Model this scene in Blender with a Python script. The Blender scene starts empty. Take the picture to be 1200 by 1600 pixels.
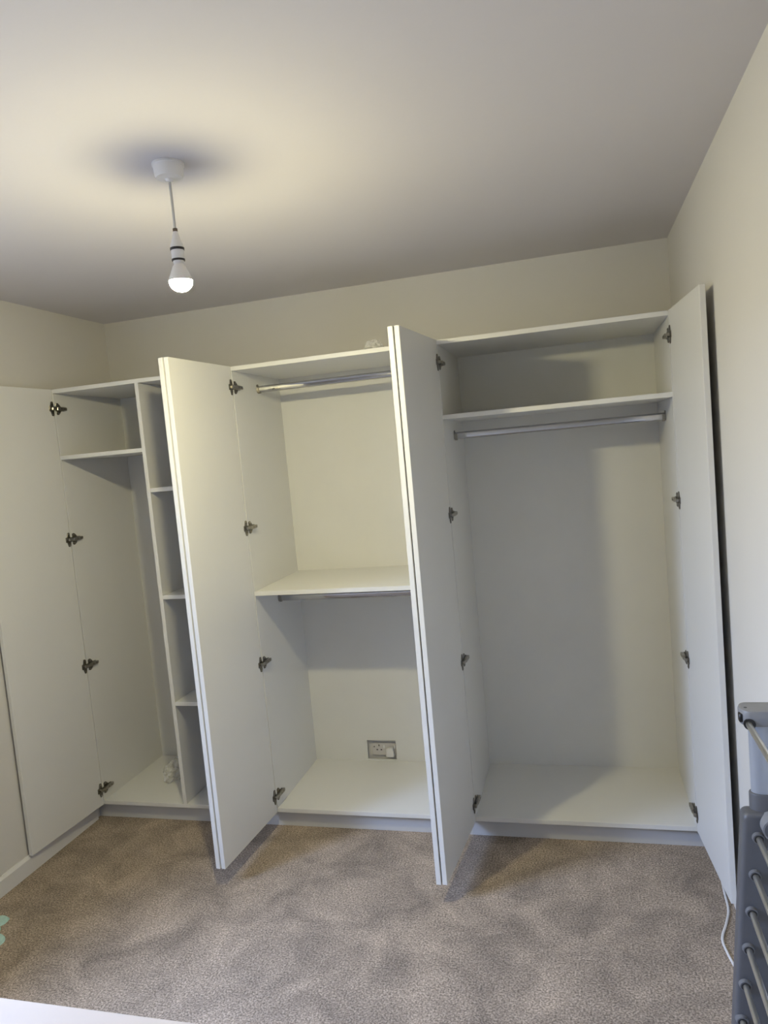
import bpy, bmesh, math, random
from mathutils import Vector, Matrix, noise

S = bpy.context.scene
COL = S.collection

# ------------------------------------------------------------------ camera
YAW, PITCH, ROLL, FPX = -0.2647, -0.0837, -0.0901, 1135.5
CAM = (2.2781, -2.8309, 1.6179)
fwd = Vector((math.sin(YAW) * math.cos(PITCH), math.cos(YAW) * math.cos(PITCH), math.sin(PITCH)))
rt = Vector((math.cos(YAW), -math.sin(YAW), 0))
up = rt.cross(fwd)
r2 = math.cos(ROLL) * rt + math.sin(ROLL) * up
u2 = -math.sin(ROLL) * rt + math.cos(ROLL) * up
cd = bpy.data.cameras.new('camera')
cam = bpy.data.objects.new('camera', cd)
COL.objects.link(cam)
m = Matrix((r2, u2, -fwd)).transposed().to_4x4()
m.translation = CAM
cam.matrix_world = m
cd.sensor_fit = 'HORIZONTAL'
cd.sensor_width = 36.0
cd.lens = 36.0 * FPX / 1200.0
cd.clip_start = 0.02
S.camera = cam

# ------------------------------------------------------------------ world, daylight, exposure
W = bpy.data.worlds.new('overcast_sky')
S.world = W
W.use_nodes = True
W.node_tree.nodes['Background'].inputs[0].default_value = (0.70, 0.80, 1.0, 1)
W.node_tree.nodes['Background'].inputs[1].default_value = 3.2

WIN = (-2.65, -1.35, 0.90, 2.10)        # window opening in the left wall, out of frame: y0, y1, z0, z1
BULB_POWER = 37.0
BULB_COL = (1.0, 0.90, 0.53)
ld = bpy.data.lights.new('daylight', 'AREA')        # the sky outside that window
ld.shape = 'RECTANGLE'
ld.size, ld.size_y = 2.6, 1.5
ld.energy = 740.0
ld.color = (0.42, 0.585, 1.0)
lo = bpy.data.objects.new('daylight', ld)
COL.objects.link(lo)
lo.location = (-1.35, -2.0, 2.75)
lo.rotation_euler = Vector((1.25, 0.0, -0.85)).to_track_quat('-Z', 'Y').to_euler()

S.view_settings.view_transform = 'Standard'
S.view_settings.look = 'None'
S.view_settings.gamma = 1.0
S.view_settings.use_curve_mapping = False
S.view_settings.exposure = 0.06

# ------------------------------------------------------------------ materials
def mat(name, col, rough=0.5, metal=0.0, bump=None, var=None, **kw):
    """bump = (scale, strength, distance); var = (scale, amount)"""
    M = bpy.data.materials.new(name)
    M.use_nodes = True
    nt = M.node_tree
    b = nt.nodes['Principled BSDF']
    b.inputs['Base Color'].default_value = (*col, 1)
    b.inputs['Roughness'].default_value = rough
    b.inputs['Metallic'].default_value = metal
    for k, v in kw.items():
        b.inputs[k].default_value = v
    tc = nt.nodes.new('ShaderNodeTexCoord')
    if var:
        n = nt.nodes.new('ShaderNodeTexNoise')
        n.inputs['Scale'].default_value = var[0]
        n.inputs['Detail'].default_value = 4
        nt.links.new(tc.outputs['Object'], n.inputs['Vector'])
        rp = nt.nodes.new('ShaderNodeMapRange')
        rp.inputs['From Min'].default_value = 0.3
        rp.inputs['From Max'].default_value = 0.7
        rp.inputs['To Min'].default_value = 1 - var[1]
        rp.inputs['To Max'].default_value = 1 + var[1]
        nt.links.new(n.outputs['Fac'], rp.inputs['Value'])
        vm = nt.nodes.new('ShaderNodeVectorMath')
        vm.operation = 'SCALE'
        vm.inputs[0].default_value = col
        nt.links.new(rp.outputs['Result'], vm.inputs['Scale'])
        nt.links.new(vm.outputs['Vector'], b.inputs['Base Color'])
    if bump:
        n = nt.nodes.new('ShaderNodeTexNoise')
        n.inputs['Scale'].default_value = bump[0]
        n.inputs['Detail'].default_value = 3
        nt.links.new(tc.outputs['Object'], n.inputs['Vector'])
        bp = nt.nodes.new('ShaderNodeBump')
        bp.inputs['Strength'].default_value = bump[1]
        bp.inputs['Distance'].default_value = bump[2]
        nt.links.new(n.outputs['Fac'], bp.inputs['Height'])
        nt.links.new(bp.outputs['Normal'], b.inputs['Normal'])
    return M

def carpet_mat():
    M = bpy.data.materials.new('carpet')
    M.use_nodes = True
    nt = M.node_tree
    L = nt.links.new
    b = nt.nodes['Principled BSDF']
    b.inputs['Roughness'].default_value = 1.0
    b.inputs['Specular IOR Level'].default_value = 0.05
    b.inputs['Sheen Weight'].default_value = 0.15
    b.inputs['Sheen Roughness'].default_value = 0.6
    tc = nt.nodes.new('ShaderNodeTexCoord')
    f = nt.nodes.new('ShaderNodeTexNoise')          # tuft speckle
    f.inputs['Scale'].default_value = 165
    f.inputs['Detail'].default_value = 3
    f.inputs['Roughness'].default_value = 0.75
    L(tc.outputs['Object'], f.inputs['Vector'])
    cr = nt.nodes.new('ShaderNodeValToRGB')
    e = cr.color_ramp.elements
    e[0].position = 0.36
    e[0].color = (0.135, 0.103, 0.074, 1)
    e[1].position = 0.64
    e[1].color = (0.59, 0.475, 0.365, 1)
    x = e.new(0.5)
    x.color = (0.335, 0.264, 0.197, 1)
    L(f.outputs['Fac'], cr.inputs['Fac'])
    g = nt.nodes.new('ShaderNodeTexNoise')          # brushed / trodden patches of the pile
    g.inputs['Scale'].default_value = 5.5
    g.inputs['Detail'].default_value = 5
    g.inputs['Roughness'].default_value = 0.6
    g.inputs['Distortion'].default_value = 0.6
    L(tc.outputs['Object'], g.inputs['Vector'])
    mr = nt.nodes.new('ShaderNodeMapRange')
    mr.inputs['From Min'].default_value = 0.32
    mr.inputs['From Max'].default_value = 0.68
    mr.inputs['To Min'].default_value = 0.66
    mr.inputs['To Max'].default_value = 1.26
    L(g.outputs['Fac'], mr.inputs['Value'])
    vm = nt.nodes.new('ShaderNodeVectorMath')
    vm.operation = 'SCALE'
    L(cr.outputs['Color'], vm.inputs[0])
    L(mr.outputs['Result'], vm.inputs['Scale'])
    L(vm.outputs['Vector'], b.inputs['Base Color'])
    bp = nt.nodes.new('ShaderNodeBump')
    bp.inputs['Strength'].default_value = 0.75
    bp.inputs['Distance'].default_value = 0.006
    L(f.outputs['Fac'], bp.inputs['Height'])
    L(bp.outputs['Normal'], b.inputs['Normal'])
    return M

def emit_mat(name, col, strength):
    M = bpy.data.materials.new(name)
    M.use_nodes = True
    b = M.node_tree.nodes['Principled BSDF']
    b.inputs['Base Color'].default_value = (0.9, 0.9, 0.88, 1)
    b.inputs['Emission Color'].default_value = (*col, 1)
    b.inputs['Emission Strength'].default_value = strength
    return M

def clear_mat(name, alpha, rough, col=(0.9, 0.9, 0.9)):
    M = mat(name, col, rough)
    M.node_tree.nodes['Principled BSDF'].inputs['Alpha'].default_value = alpha
    return M

BOARD = mat('white_melamine', (0.74, 0.735, 0.71), 0.42, bump=(260, 0.06, 0.001), var=(3.0, 0.012))
EDGE = mat('white_edging', (0.80, 0.80, 0.79), 0.4, var=(30, 0.01))
BACKB = mat('white_back_board', (0.73, 0.725, 0.69), 0.6, bump=(120, 0.10, 0.001), var=(4.0, 0.02))
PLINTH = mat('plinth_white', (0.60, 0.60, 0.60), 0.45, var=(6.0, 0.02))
WALL = mat('wall_paint', (0.68, 0.66, 0.62), 0.9, bump=(90, 0.10, 0.002), var=(2.0, 0.012))
CEIL = mat('ceiling_paint', (0.67, 0.645, 0.655), 0.95, bump=(70, 0.08, 0.002), var=(2.0, 0.012))
TRIM = mat('gloss_white_paint', (0.74, 0.73, 0.71), 0.4, var=(5, 0.01))
NICKEL = mat('nickel', (0.36, 0.34, 0.30), 0.28, 1.0, var=(60, 0.05))
NICKEL_DARK = mat('dark_nickel', (0.20, 0.19, 0.17), 0.30, 0.95, var=(60, 0.05))
CHROME = mat('chrome', (0.48, 0.48, 0.49), 0.07, 1.0, bump=(40, 0.03, 0.001))
PLASTIC = mat('white_plastic', (0.78, 0.76, 0.73), 0.35, var=(20, 0.01))
BLACK = mat('black_plastic', (0.015, 0.013, 0.012), 0.4, var=(20, 0.05))
FLEX = mat('flex_white', (0.60, 0.58, 0.53), 0.5, var=(50, 0.03))
GREY = mat('airer_grey_plastic', (0.11, 0.11, 0.115), 0.42, bump=(300, 0.08, 0.001), var=(30, 0.03))
GREY_LIGHT = mat('airer_light_grey_plastic', (0.24, 0.24, 0.245), 0.42, bump=(300, 0.08, 0.001), var=(30, 0.03))
ALU = mat('aluminium_tube', (0.80, 0.78, 0.72), 0.30, 0.95, bump=(200, 0.03, 0.001))
COLLAR = mat('airer_collar_plastic', (0.155, 0.155, 0.16), 0.38, var=(30, 0.03))
POSTM = mat('painted_post', (0.42, 0.45, 0.50), 0.32, 0.35, var=(20, 0.02))
CABLE = mat('cable_white', (0.72, 0.71, 0.70), 0.45, var=(50, 0.02))
MINT = mat('mint_fabric', (0.45, 0.66, 0.60), 0.8, bump=(500, 0.25, 0.001), var=(60, 0.08))
MINT_EDGE = mat('pale_hem', (0.62, 0.68, 0.62), 0.8, var=(60, 0.05))
FILM = clear_mat('clear_film', 0.42, 0.18, (0.85, 0.85, 0.82))
GLASS = clear_mat('window_glass', 0.06, 0.02, (0.9, 0.95, 0.95))
CARPET = carpet_mat()
GLOW = emit_mat('lit_bulb', BULB_COL, 1.0)     # strength is set from the bulb's area below

# ------------------------------------------------------------------ mesh helpers
def obj(name, bm, mats, parent=None, loc=None, smooth=False):
    bmesh.ops.recalc_face_normals(bm, faces=bm.faces)
    me = bpy.data.meshes.new(name)
    bm.to_mesh(me)
    bm.free()
    for x in (mats if isinstance(mats, (list, tuple)) else [mats]):
        me.materials.append(x)
    if smooth:
        for p in me.polygons:
            p.use_smooth = True
        try:
            me.set_sharp_from_angle(angle=math.radians(38))
        except Exception:
            pass
    o = bpy.data.objects.new(name, me)
    COL.objects.link(o)
    if parent:
        o.parent = parent
    if loc:
        o.location = loc
    return o

def box(bm, x0, x1, y0, y1, z0, z1, bev=0.0, seg=1, mi=0):
    t = bmesh.new()
    bmesh.ops.create_cube(t, size=1)
    for v in t.verts:
        v.co = Vector(((x0 + x1) / 2 + v.co.x * (x1 - x0), (y0 + y1) / 2 + v.co.y * (y1 - y0), (z0 + z1) / 2 + v.co.z * (z1 - z0)))
    if bev:
        bmesh.ops.bevel(t, geom=list(t.edges), offset=bev, segments=seg, affect='EDGES', profile=0.5)
    merge(bm, t, mi)
    return bm

def merge(bm, t, mi=0, M=None):
    if M is not None:
        bmesh.ops.transform(t, matrix=M, verts=t.verts)
    mp = {v: bm.verts.new(v.co) for v in t.verts}
    for f in t.faces:
        try:
            nf = bm.faces.new([mp[v] for v in f.verts])
            nf.material_index = mi
        except ValueError:
            pass
    t.free()

def cyl(bm, a, b, r0, r1=None, n=16, mi=0, cap=True):
    a, b = Vector(a), Vector(b)
    r1 = r0 if r1 is None else r1
    q = (b - a).to_track_quat('Z', 'Y')
    A, B = [], []
    for i in range(n):
        t = 2 * math.pi * i / n
        d = q @ Vector((math.cos(t), math.sin(t), 0))
        A.append(bm.verts.new(a + d * r0))
        B.append(bm.verts.new(b + d * r1))
    fs = [bm.faces.new((A[i], A[(i + 1) % n], B[(i + 1) % n], B[i])) for i in range(n)]
    if cap:
        fs.append(bm.faces.new(list(reversed(A))))
        fs.append(bm.faces.new(B))
    for f in fs:
        f.material_index = mi

def lathe(bm, prof, n=32, origin=(0, 0, 0), mi=0, cap=True):
    """prof = list of (r, z)"""
    ox, oy, oz = origin
    R = []
    for r, z in prof:
        if r < 1e-6:
            R.append([bm.verts.new((ox, oy, oz + z))])
        else:
            R.append([bm.verts.new((ox + r * math.cos(2 * math.pi * i / n), oy + r * math.sin(2 * math.pi * i / n), oz + z)) for i in range(n)])
    for A, B in zip(R, R[1:]):
        for i in range(n):
            j = (i + 1) % n
            if len(A) == 1 and len(B) == 1:
                continue
            if len(A) == 1:
                f = bm.faces.new((A[0], B[j], B[i]))
            elif len(B) == 1:
                f = bm.faces.new((A[i], A[j], B[0]))
            else:
                f = bm.faces.new((A[i], A[j], B[j], B[i]))
            f.material_index = mi
    if cap:
        for A in (R[0], R[-1]):
            if len(A) > 1:
                bm.faces.new(A).material_index = mi

def prism(bm, pts, axis, a, b, mi=0, bev=0.0, seg=2):
    """extrude a 2-D outline along an axis; pts are in the two other axes in xyz order"""
    def p3(p, t):
        return {'x': (t, p[0], p[1]), 'y': (p[0], t, p[1]), 'z': (p[0], p[1], t)}[axis]
    t = bmesh.new()
    A = [t.verts.new(p3(p, a)) for p in pts]
    B = [t.verts.new(p3(p, b)) for p in pts]
    n = len(pts)
    for i in range(n):
        t.faces.new((A[i], A[(i + 1) % n], B[(i + 1) % n], B[i]))
    fa = t.faces.new(list(reversed(A)))
    fb = t.faces.new(B)
    if bev:
        bmesh.ops.recalc_face_normals(t, faces=t.faces)
        bmesh.ops.bevel(t, geom=list(set(fa.edges) | set(fb.edges)), offset=bev, segments=seg, affect='EDGES', profile=0.5)
    merge(bm, t, mi)

def rounded(x0, x1, y0, y1, r, n=5):
    out = []
    for cx, cy, a0 in ((x1 - r, y1 - r, 0), (x0 + r, y1 - r, 90), (x0 + r, y0 + r, 180), (x1 - r, y0 + r, 270)):
        for i in range(n + 1):
            a = math.radians(a0 + 90 * i / n)
            out.append((cx + r * math.cos(a), cy + r * math.sin(a)))
    return out

def tube(bm, pts, r, n=10, mi=0):
    pts = [Vector(p) for p in pts]
    rings = []
    for i, p in enumerate(pts):
        d = (pts[min(i + 1, len(pts) - 1)] - pts[max(i - 1, 0)]).normalized()
        q = d.to_track_quat('Z', 'Y')
        rings.append([bm.verts.new(p + q @ Vector((r * math.cos(2 * math.pi * k / n), r * math.sin(2 * math.pi * k / n), 0))) for k in range(n)])
    for A, B in zip(rings, rings[1:]):
        for k in range(n):
            bm.faces.new((A[k], A[(k + 1) % n], B[(k + 1) % n], B[k])).material_index = mi
    bm.faces.new(list(reversed(rings[0]))).material_index = mi
    bm.faces.new(rings[-1]).material_index = mi

def spline(P, sub=10):
    P = [Vector(p) for p in P]
    Q = [P[0] * 2 - P[1]] + P + [P[-1] * 2 - P[-2]]
    out = []
    for i in range(1, len(Q) - 2):
        for k in range(sub):
            t = k / sub
            a, b, c, d = Q[i - 1:i + 3]
            out.append(0.5 * ((2 * b) + (c - a) * t + (2 * a - 5 * b + 4 * c - d) * t * t + (3 * b - a - 3 * c + d) * t ** 3))
    out.append(P[-1])
    return out

def tag(o, label, cat, group=None):
    o['label'] = label
    o['category'] = cat
    if group:
        o['group'] = group
    return o

def thing(name, loc, label, cat, group=None):
    o = bpy.data.objects.new(name, None)
    o.empty_display_size = 0.05
    COL.objects.link(o)
    o.location = loc
    return tag(o, label, cat, group)

def struct(name, bm, M, parent=None):
    o = obj(name, bm, M, parent)
    if not parent:
        o['kind'] = 'structure'
    return o

# ------------------------------------------------------------------ room shell
XL, XR, YB, YF, H = -0.041, 2.703, 0.528, -3.45, 2.40
b = bmesh.new(); box(b, XL - .1, XR + .1, YF - .1, YB + .1, -0.1, 0); struct('floor', b, CARPET)
b = bmesh.new(); box(b, XL - .1, XR + .1, YF - .1, YB + .1, H, H + .1); struct('ceiling', b, CEIL)
b = bmesh.new(); box(b, XR, XR + .1, YF, YB, 0, H); struct('wall_right', b, WALL)
b = bmesh.new(); box(b, XL - .1, XR + .1, YB, YB + .1, 0, H); struct('wall_back', b, WALL)
b = bmesh.new(); box(b, XL - .1, XR + .1, YF - .1, YF, 0, H); struct('wall_front', b, WALL)
y0, y1, z0, z1 = WIN
b = bmesh.new()
box(b, XL - .1, XL, YF, y0, 0, H)
box(b, XL - .1, XL, y1, YB, 0, H)
box(b, XL - .1, XL, y0, y1, 0, z0)
box(b, XL - .1, XL, y0, y1, z1, H)
struct('wall_left', b, WALL)
b = bmesh.new()
fx0, fx1 = XL - .085, XL - .035
ym = (y0 + y1) / 2
for (a0, a1, c0, c1) in ((y0, y0 + .05, z0, z1), (y1 - .05, y1, z0, z1), (y0 + .05, y1 - .05, z0, z0 + .05), (y0 + .05, y1 - .05, z1 - .05, z1),
                         (ym - .025, ym + .025, z0 + .05, z1 - .05)):
    box(b, fx0, fx1, a0, a1, c0, c1, .004)
win = struct('window_1', b, TRIM)
for a0, a1 in ((y0 + .05, ym - .025), (ym + .025, y1 - .05)):
    b = bmesh.new(); box(b, XL - .064, XL - .060, a0, a1, z0 + .05, z1 - .05); obj('pane', b, GLASS, win)
b = bmesh.new(); box(b, XL, XL + .03, y0 - .04, y1 + .04, z0 - .03, z0, .004); obj('window_sill', b, TRIM, win)

def skirting(name, side):
    b = bmesh.new()
    hgt = 0.074
    if side == 'left':
        pr = [(XL, 0), (XL + .015, 0), (XL + .015, hgt - .011), (XL + .006, hgt), (XL, hgt)]
    else:
        pr = [(XR, 0), (XR - .015, 0), (XR - .015, hgt - .011), (XR - .006, hgt), (XR, hgt)]
    prism(b, pr, 'y', YF, 0.0)
    struct(name, b, TRIM)
skirting('baseboard_left', 'left')
skirting('baseboard_right', 'right')
b = bmesh.new(); box(b, XL + .015, XR - .015, YF, YF + .015, 0, .072, .003); struct('baseboard_front', b, TRIM)

# ------------------------------------------------------------------ wardrobes
TH = 0.018
X = [0.0, 0.8871, 1.7654, 2.6427]
HT, ZP, D = 2.026, 0.076, 0.504
HINGE_Z = (1.938, 1.342, 0.748, 0.150)

def board(name, parent, x0, x1, y0, y1, z0, z1, M=None):
    b = bmesh.new()
    box(b, x0, x1, y0, y1, z0, z1, 0.0007)
    return obj(name, b, M or BOARD, parent)

def hinge_bm():
    """concealed hinge for a door hung on the left: local x = away from the carcass side, y = into the carcass"""
    b = bmesh.new()
    # cup flange screwed to the door face (door face plane x = 0)
    out = [(-.034, -.011), (-.034, .011), (-.026, .013), (-.020, .032), (-.013, .033), (-.007, .029), (-.006, .012), (-.004, .008),
           (-.004, -.008), (-.006, -.012), (-.007, -.029), (-.013, -.033), (-.020, -.032), (-.026, -.013)]
    prism(b, out, 'x', -0.0005, .0028, 1, .0006, 1)
    cyl(b, (.0022, -.021, 0), (.0042, -.021, 0), .011, n=14, mi=1)
    for s in (-1, 1):
        cyl(b, (.002, -.0145, s * .0255), (.0042, -.0145, s * .0255), .0034, n=8, mi=0)
    # knuckle links between cup and arm
    box(b, .002, .013, -.024, .008, -.0065, .0065, .002, 1, 0)
    box(b, .004, .010, -.010, .006, -.010, -.0072, .001, 1, 1)
    box(b, .004, .010, -.010, .006, .0072, .010, .001, 1, 1)
    # butterfly mounting plate on the carcass side
    out = [(.008, -.024), (.008, .024), (.016, .027), (.024, .026), (.032, .019), (.039, .010), (.060, .009), (.060, -.009), (.039, -.010), (.032, -.019), (.024, -.026), (.016, -.027)]
    prism(b, out, 'x', -0.0005, .0032, 1, .0006, 1)
    for s in (-1, 1):
        cyl(b, (.003, .020, s * .0205), (.0048, .020, s * .0205), .0036, n=8, mi=0)
    # hinge arm with its two adjusting screws
    out = [(.004, -.0065), (.004, .0065), (.020, .0085), (.058, .0075), (.066, .0060), (.066, -.0060), (.058, -.0075), (.020, -.0085)]
    prism(b, out, 'x', .003, .0145, 0, .0015, 1)
    for y in (.030, .050):
        cyl(b, (.014, y, 0), (.0152, y, 0), .0034, n=8, mi=1)
    return b

HB = obj('hinge', hinge_bm(), [NICKEL, NICKEL_DARK])
HINGE_ME = HB.data
bpy.data.objects.remove(HB)

def door(parent, base, hx, tx, ty, side):
    """inner face runs from (hx, -.002) to (tx, ty); side = +1 when the inner face looks to +x (hung on the left)"""
    a = Vector((hx, -0.004, 0)); t = Vector((tx, ty, 0))
    w = (t - a).length
    ang = math.atan2(t.x - a.x, -(t.y - a.y))          # lean of the open door away from square
    b = bmesh.new()
    x0, x1 = (-TH, 0) if side > 0 else (0, TH)
    box(b, x0, x1, -w, 0, 0, HT - ZP - .001, 0.001)
    o = obj('door', b, BOARD, parent)
    o.location = Vector((hx, -0.004, ZP + .001)) - base
    o.rotation_euler = (0, 0, ang)
    for z in HINGE_Z:
        h = bpy.data.objects.new('hinge', HINGE_ME)
        COL.objects.link(h)
        h.parent = o
        h.location = (0, 0.004, z - ZP)
        h.scale = (side, 1, 1)
        h.rotation_euler = (0, 0, -ang * 0.5)
    return o

def rail(parent, base, xa, xb, y, z):
    b = bmesh.new()
    t = bmesh.new()
    prof = rounded(-.0075, .0075, -.015, .015, .0074, 6)
    prism(b, [(y + p[0], z + p[1]) for p in prof], 'x', xa + .002, xb - .002)
    o = obj('clothes_rail', b, CHROME, parent, smooth=True)
    o.location = -base
    t.free()
    for x, s in ((xa, 1), (xb, -1)):
        b = bmesh.new()
        prism(b, [(y + p[0] * 1.5, z + p[1] * 1.3 + .003) for p in prof], 'x', x, x + s * .003)
        prism(b, [(y + p[0] * 1.28, z + p[1] * 1.14 - .002) for p in prof if p[1] < .011], 'x', x + s * .003, x + s * .014)
        cyl(b, (x + s * .003, y, z + .019), (x + s * .0045, y, z + .019), .004, n=8)
        obj('rail_bracket', b, NICKEL, o)
    return o

def unit(i, label, left_fill=None, right_fill=None, socket_hole=None):
    xa, xb = X[i], X[i + 1]
    base = Vector(((xa + xb) / 2, D / 2, 0))
    r = thing('wardrobe', base, label, 'wardrobe')
    P = lambda name, *c, M=None: shift(board(name, r, *c, M=M), base)
    P('side_panel', xa, xa + TH, 0, D + .020, ZP, HT)
    P('side_panel', xb - TH, xb, 0, D + .020, ZP, HT)
    P('top_panel', xa + TH, xb - TH, 0, D + .020, HT - TH, HT)
    P('bottom_panel', xa + TH, xb - TH, 0, D, ZP, ZP + TH)
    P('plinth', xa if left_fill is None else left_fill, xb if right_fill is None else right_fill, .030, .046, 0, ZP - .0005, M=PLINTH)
    if socket_hole:
        sx0, sx1, sz0, sz1 = socket_hole
        b = bmesh.new()
        y0, y1 = D, D + .006
        zt = ZP
        xs = [xa + TH, sx0, sx1, xb - TH]
        zs = [zt, sz0, sz1, HT - TH]
        g = {}
        for yy in (y0, y1):
            for p, xx in enumerate(xs):
                for q, zz in enumerate(zs):
                    g[(yy, p, q)] = b.verts.new((xx, yy, zz))
        for p in range(3):
            for q in range(3):
                if p == 1 and q == 1:
                    continue
                for yy in (y0, y1):
                    b.faces.new((g[(yy, p, q)], g[(yy, p + 1, q)], g[(yy, p + 1, q + 1)], g[(yy, p, q + 1)]))
        ring = [(1, 1), (2, 1), (2, 2), (1, 2)]
        for k in range(4):
            a, c = ring[k], ring[(k + 1) % 4]
            b.faces.new((g[(y0, *a)], g[(y0, *c)], g[(y1, *c)], g[(y1, *a)]))
        shift(obj('back_panel', b, BACKB, r), base)
    else:
        P('back_panel', xa + TH, xb - TH, D, D + .006, ZP, HT - TH, M=BACKB)
    if left_fill is not None:
        P('filler_strip', left_fill, xa, .004, .022, ZP, HT)
    if right_fill is not None:
        P('filler_strip', xb, right_fill, .004, .022, ZP, HT)
    return r, base, P

def shift(o, base):
    o.location = -base
    return o

# left unit: hanging space with a top shelf, and a column of cubbyholes behind the divider
r, base, P = unit(0, 'leftmost white wardrobe, with a narrow column of cubbyholes inside', left_fill=XL)
DX0, DX1 = 0.438, 0.456
P('divider', DX0, DX1, 0, D, ZP + TH, HT - TH)
P('shelf', X[0] + TH, DX0, 0, D, 1.708, 1.726)
for z in (1.537, 1.056, 0.566):
    P('cubby_shelf', DX1, X[1] - TH, 0.001, D, z - .009, z + .009)
door(r, base, X[0] + .0165, -0.010, -0.443, 1)
door(r, base, X[1] - .020, 0.835, -0.443, -1)

# middle unit: two hanging spaces, rail under the top and rail under the shelf
SOCK = (1.180, 1.327, 0.102, 0.198)
r, base, P = unit(1, 'middle white wardrobe, with a half-height shelf and a plug socket at its back', socket_hole=SOCK)
P('shelf', X[1] + TH, X[2] - TH, 0, D, 1.047, 1.066)
rail(r, base, X[1] + TH, X[2] - TH, .245, 1.944)
rail(r, base, X[1] + TH, X[2] - TH, .245, 0.986)
door(r, base, X[1] + .0165, 0.875, -0.443, 1)
door(r, base, X[2] - .020, 1.700, -0.447, -1)

# right unit: one long hanging space below a high shelf
r, base, P = unit(2, 'rightmost white wardrobe, with one high shelf and a single long hanging space', right_fill=XR)
P('shelf', X[2] + TH, X[3] - TH, 0, D, 1.718, 1.736)
rail(r, base, X[2] + TH, X[3] - TH, .238, 1.654)
door(r, base, X[2] + .0165, 1.740, -0.447, 1)
door(r, base, X[3] - .0165, 2.661, -0.439, -1)

# ------------------------------------------------------------------ wall socket and plug
sx, sz, sy = 1.2605, 0.147, YB
PLATE = mat('socket_plastic', (0.60, 0.575, 0.55), 0.4, var=(20, .01))
r = thing('wall_socket', (sx, sy, sz - .031), 'white double wall socket in a cutout at the back of the middle wardrobe', 'socket')
o3 = Vector((-sx, -sy, -(sz - .031)))
b = bmesh.new()
prism(b, rounded(sx - .0615, sx + .0615, sz - .031, sz + .031, .004), 'y', sy - .009, sy, 0, .002)
f = obj('faceplate', b, PLATE, r); f.location = o3
hx = sx - .0245
for px, pz, w, h in ((hx, .019, .0026, .0046), (hx - .0105, -.003, .0042, .0026), (hx + .0105, -.003, .0042, .0026), (hx - .025, .012, .0028, .0028)):
    b = bmesh.new(); box(b, px - w, px + w, sy - .0100, sy - .0085, sz + pz - h, sz + pz + h, .0006)
    obj('pin_hole', b, BLACK, f)
for px in (hx + .027, sx + .056):
    b = bmesh.new(); box(b, px - .0045, px + .0045, sy - .0125, sy - .0085, sz + .005, sz + .022, .001); obj('switch', b, EDGE, f)

b = bmesh.new()
pcx = sx + .034
outl = [(pcx - .018, sz - .032), (pcx + .018, sz - .032), (pcx + .021, sz - .024), (pcx + .018, sz + .006), (pcx + .012, sz + .014), (pcx - .012, sz + .014), (pcx - .018, sz + .006), (pcx - .021, sz - .024)]
prism(b, outl, 'y', sy - .036, sy - .0105, 0, .006, 3)
for px, pz in ((pcx - .009, -.016), (pcx + .009, -.016), (pcx, .006)):
    box(b, px - .002, px + .002, sy - .012, sy - .0092, sz + pz - .003, sz + pz + .003)
tag(obj('plug', b, TRIM, smooth=True), 'white rounded plug pushed into the right side of the wall socket', 'plug')

# ------------------------------------------------------------------ pendant lamp
PX, PY = 1.314, -1.082
r = thing('pendant_lamp', (PX, PY, H), 'bare lit bulb hanging on a short white flex from the ceiling', 'lamp')
def lp(name, prof, M, n=32, parent=r):
    b = bmesh.new(); lathe(b, prof, n)
    return obj(name, b, M, parent, smooth=True)
rose = lp('ceiling_rose', [(.041, -.0005), (.041, -.006), (.0385, -.008), (.0365, -.030), (.033, -.036), (.012, -.039), (.008, -.046), (0, -.046)], PLASTIC)
b = bmesh.new(); cyl(b, (0, 0, -.044), (0, 0, -.190), .0034, n=12); obj('flex', b, FLEX, r, smooth=True)
hold = lp('lamp_holder', [(.006, -.170), (.0085, -.180), (.0125, -.196), (.0165, -.204), (.0170, -.212), (.0150, -.213), (.0150, -.217), (.0165, -.218), (.0163, -.240), (.0140, -.242), (.0140, -.250), (0, -.250)], PLASTIC)
lp('cord_grip', [(.0045, -.162), (.0062, -.163), (.0062, -.172), (0, -.172)], mat('brown_grip', (.12, .085, .05), .5, var=(30, .05)), parent=hold)
lp('holder_ring', [(.0150, -.2115), (.0182, -.212), (.0182, -.2175), (.0150, -.218)], BLACK, parent=hold)
lp('holder_ring', [(.0140, -.240), (.0170, -.2405), (.0170, -.2445), (.0140, -.245)], BLACK, parent=hold)
bulb = lp('bulb', [(.0125, -.249), (.0125, -.254), (.0165, -.259), (.0220, -.272), (.0280, -.286), (.0302, -.2935), (.0300, -.296), (0, -.2962)], PLASTIC)
prof = [(.0298, -.2962)]
for k in range(0, 13):
    a = math.radians(90 * k / 12)
    prof.append((.0298 * math.cos(a) if k < 12 else 0, -.2972 - .0298 * math.sin(a) * 0.88))
globe = lp('bulb_globe', prof, GLOW, parent=bulb)
area = sum(p.area for p in globe.data.polygons)
GLOW.node_tree.nodes['Principled BSDF'].inputs['Emission Strength'].default_value = BULB_POWER / (math.pi * area)

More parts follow.
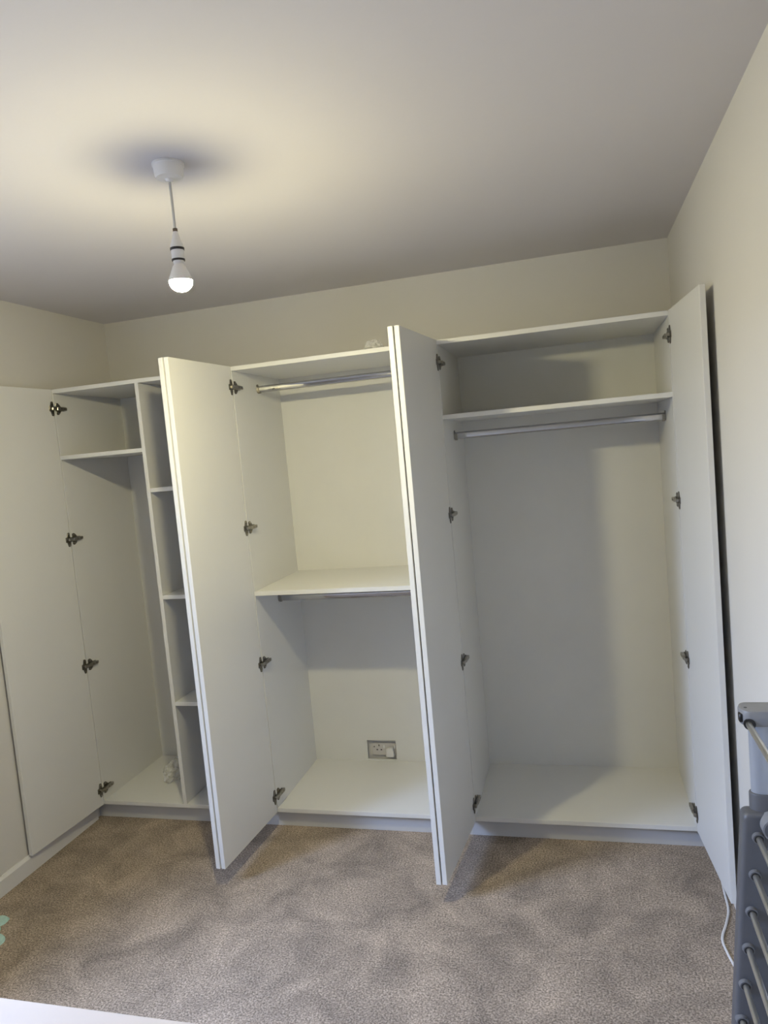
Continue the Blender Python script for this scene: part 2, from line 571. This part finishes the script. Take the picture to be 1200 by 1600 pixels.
# ------------------------------------------------------------------ crumpled film, cloth
def crumple(name, loc, size, seed, M, label, cat):
    b = bmesh.new()
    bmesh.ops.create_icosphere(b, subdivisions=4, radius=1)
    for v in b.verts:
        n = v.co.normalized()
        d = 1 + .42 * noise.noise(n * 2.1 + Vector((seed, 0, 0))) + .25 * abs(noise.noise(n * 5.5 + Vector((0, seed, 0)))) + .10 * noise.noise(n * 13 + Vector((0, 0, seed)))
        c = n * d
        v.co = Vector((c.x * size[0], c.y * size[1], max(c.z, -.75) * size[2]))
    zmin = min(v.co.z for v in b.verts)
    for v in b.verts:
        v.co.z -= zmin
    o = obj(name, b, M)
    o.location = loc
    return tag(o, label, cat)
crumple('plastic_bag', (.245, .250, ZP + TH + .0005), (.042, .070, .048), 3.1, FILM, 'crumpled clear plastic bag on the leftmost wardrobe floor beside the divider', 'plastic bag')
crumple('plastic_wrap', (1.515, .060, HT + .0005), (.034, .030, .022), 8.7, FILM, 'small crumpled clear plastic wrap on top of the middle wardrobe', 'plastic wrap')

b = bmesh.new()
def petal(cx, cy, ang, L, Wd, z):
    t = bmesh.new()
    n = 20
    rings = []
    for k, s in enumerate((0.0, .55, .86, 1.0)):
        rings.append([t.verts.new((cx + s * (math.cos(ang) * L * math.cos(2 * math.pi * i / n) - math.sin(ang) * Wd * math.sin(2 * math.pi * i / n)),
                                   cy + s * (math.sin(ang) * L * math.cos(2 * math.pi * i / n) + math.cos(ang) * Wd * math.sin(2 * math.pi * i / n)),
                                   z + (.006, .009, .008, 0)[k] + .0015 * math.sin(5 * i) * s)) for i in range(n)] if s else [t.verts.new((cx, cy, z + .010))])
    for A, B in zip(rings, rings[1:]):
        for i in range(n):
            j = (i + 1) % n
            t.faces.new((A[0], B[i], B[j])) if len(A) == 1 else t.faces.new((A[i], A[j], B[j], B[i]))
    t.faces.new(list(reversed(rings[-1])))
    mp = {v: b.verts.new(v.co) for v in t.verts}
    for f in t.faces:
        nf = b.faces.new([mp[v] for v in f.verts])
        nf.material_index = 1 if (min((v.co - Vector((cx, cy, z))).length for v in f.verts) > .8 * min(L, Wd) and len(f.verts) == 4 and f.index >= 0 and max(v.co.z for v in f.verts) < z + .0098 and min(v.co.z for v in f.verts) < z + .0026) else 0
    t.free()
LD = math.atan2(-.26, -.965)
petal(.080, -.752, LD + .5, .046, .034, .0006)
petal(.152, -.842, LD - .6, .048, .036, .0006)
petal(.098, -.806, LD + 1.3, .040, .040, .0024)
tag(obj('fabric_bow', b, [MINT, MINT_EDGE], smooth=True), 'mint green fabric piece lying on the carpet at the left edge', 'fabric')

# ------------------------------------------------------------------ white desk at the lower left
DT, DY0, DY1, DXa, DXb = 0.75, -2.46, -1.889, 0.30, 1.95
r = thing('desk', ((DXa + DXb) / 2, (DY0 + DY1) / 2, 0), 'plain white desk with a bright flat top at the lower left', 'desk')
o3 = Vector((-(DXa + DXb) / 2, -(DY0 + DY1) / 2, 0))
DESKM = mat('desk_laminate', (0.53, 0.46, 0.40), 0.35, var=(8, .01))
def dp(name, *c, M=DESKM):
    b = bmesh.new(); box(b, *c, .0015, 2)
    o = obj(name, b, M, r); o.location = o3
    return o
dp('desk_top', DXa, DXb, DY0, DY1, DT - .022, DT)
dp('side_panel', DXa + .01, DXa + .03, DY0 + .01, DY1 - .02, 0, DT - .022)
dp('side_panel', DXb - .03, DXb - .01, DY0 + .01, DY1 - .02, 0, DT - .022)
dp('modesty_panel', DXa + .03, DXb - .03, DY1 - .05, DY1 - .032, .30, DT - .022)

# ------------------------------------------------------------------ clothes airer by the right wall
AY = -1.10
r = thing('clothes_airer', (2.63, AY - .3, 0), 'grey folded clothes airer with metal rods against the right wall', 'clothes airer')
o3 = Vector((-2.63, -(AY - .3), 0))
def ap(name, b, M, parent=r, smooth=True):
    o = obj(name, b, M, parent, smooth=smooth)
    if parent is r:
        o.location = o3
    return o
YE = AY - .62                                            # the second end frame, nearer the camera
LEAN = .041 / .514
def end_frame(y, s):
    """s = -1: inner face looks towards the camera (far end); +1: the near end"""
    b = bmesh.new()
    prism(b, [(2.641 + .026 * math.cos(a), y - s * .032 + .017 * math.sin(a)) for a in [2 * math.pi * k / 24 for k in range(24)]], 'z', .70, .944)
    ap('post', b, POSTM)
    b = bmesh.new()
    prism(b, [(2.640 + .030 * math.cos(a), y - s * .032 + .022 * math.sin(a)) for a in [2 * math.pi * k / 24 for k in range(24)]], 'z', .05, .762, 0, .004)
    ap('lower_post', b, GREY)
    b = bmesh.new()
    ya, yb = sorted((y + s * .012, y - s * .052))
    outl = [(2.594 + .020 * (1 - math.cos(a)), (ya + yb) / 2 + (yb - ya) / 2 * math.sin(a)) for a in [math.radians(-90 + 180 * k / 10) for k in range(11)]]
    outl = list(reversed(outl)) if False else outl
    outl = outl + [(2.700, yb), (2.700, ya)]
    prism(b, outl, 'z', .930, .968, 0, .006, 2)
    capo = ap('top_cap', b, GREY_LIGHT)
    b = bmesh.new()
    cyl(b, (2.611, y + s * .0135, .938), (2.611, y + s * .008, .938), .0125, n=20)
    ap('cap_hole', b, BLACK, capo)
    b = bmesh.new(); box(b, 2.592, 2.600, y - s * .006 - .008, y - s * .006 + .008, .938, .958, .002); ap('cap_slot', b, BLACK, capo)
    b = bmesh.new(); cyl(b, (2.608, y - s * .012, .9665), (2.608, y - s * .012, .9684), .0035, n=10)
    ap('cap_screw', b, BLACK, capo)
    b = bmesh.new()
    cyl(b, (2.650, y - s * .012, .700), (2.650, y + s * .030, .700), .026, n=28)
    cyl(b, (2.650, y + s * .030, .700), (2.650, y + s * .0315, .700), .0225, n=28, mi=1)
    cyl(b, (2.650, y + s * .0315, .700), (2.650, y + s * .033, .700), .007, n=16, mi=2)
    ap('hinge_drum', b, [GREY_LIGHT, GREY, BLACK])
    # wing end plate, hanging and splayed a little from the post
    ya, yb = sorted((y, y - s * .046))
    t = bmesh.new()
    zt, zb = .722, .045
    prism(t, rounded(0, .074, zb, zt, .014, 4), 'y', ya, yb, 0, .010, 4)
    for v in t.verts:
        v.co.x += 2.591 - (zt - v.co.z) * LEAN
    pl = ap('wing_plate', t, GREY)
    return pl
plates = [end_frame(AY, -1), end_frame(YE, 1)]
rods = [(2.6195 - i * .0108 / 1.0, .667 - i * .0902) for i in range(7)]
for (rx, rz) in rods:
    b = bmesh.new(); cyl(b, (rx, AY + .004, rz), (rx, YE - .004, rz), .0068, n=16); ap('rod', b, ALU)
    for y, s, pl in ((AY, -1, plates[0]), (YE, 1, plates[1])):
        b = bmesh.new()
        cyl(b, (rx, y - s * .004, rz), (rx, y + s * .009, rz), .0145, .0125, n=20)
        cyl(b, (rx, y + s * .009, rz), (rx, y + s * .0095, rz), .0098, n=18, mi=1)
        ap('rod_collar', b, [COLLAR, BLACK], pl)
b = bmesh.new(); cyl(b, (2.609, AY + .004, .938), (2.609, YE - .004, .938), .0068, n=16); ap('rod', b, ALU)
for y, s in ((AY, -1), (YE, 1)):
    ya, yb = sorted((y - s * .004, y - s * .026))
    b = bmesh.new(); prism(b, rounded(2.672, 2.699, .075, .70, .006), 'y', ya, yb, 0, .004); ap('folded_wing_plate', b, GREY)
    ya, yb = sorted((y - s * .052, y - s * .012))
    b = bmesh.new(); prism(b, rounded(2.49, 2.685, .022, .052, .010), 'y', ya, yb, 0, .005); ap('foot', b, GREY)
    for cx in (2.515, 2.665):
        b = bmesh.new(); cyl(b, (cx, y - s * .042, .0225), (cx, y - s * .022, .0225), .0225, n=20); ap('castor', b, BLACK)
for i in range(6):
    rz = .64 - i * .09
    b = bmesh.new(); cyl(b, (2.684, AY + .008, rz), (2.684, YE - .008, rz), .0068, n=16); ap('rod', b, ALU)

# ------------------------------------------------------------------ power cable on the carpet
b = bmesh.new()
rr = .0038
pts = [(2.676, -.04, rr), (2.674, -.18, rr), (2.669, -.27, rr), (2.664, -.36, rr), (2.645, -.43, rr), (2.619, -.508, rr), (2.622, -.575, rr), (2.634, -.65, rr), (2.650, -.78, rr), (2.655, -.92, rr)]
tube(b, spline(pts, 8), rr, 10)
tag(obj('power_cable', b, CABLE, smooth=True), 'white power cable snaking over the carpet from under the right door', 'cable')
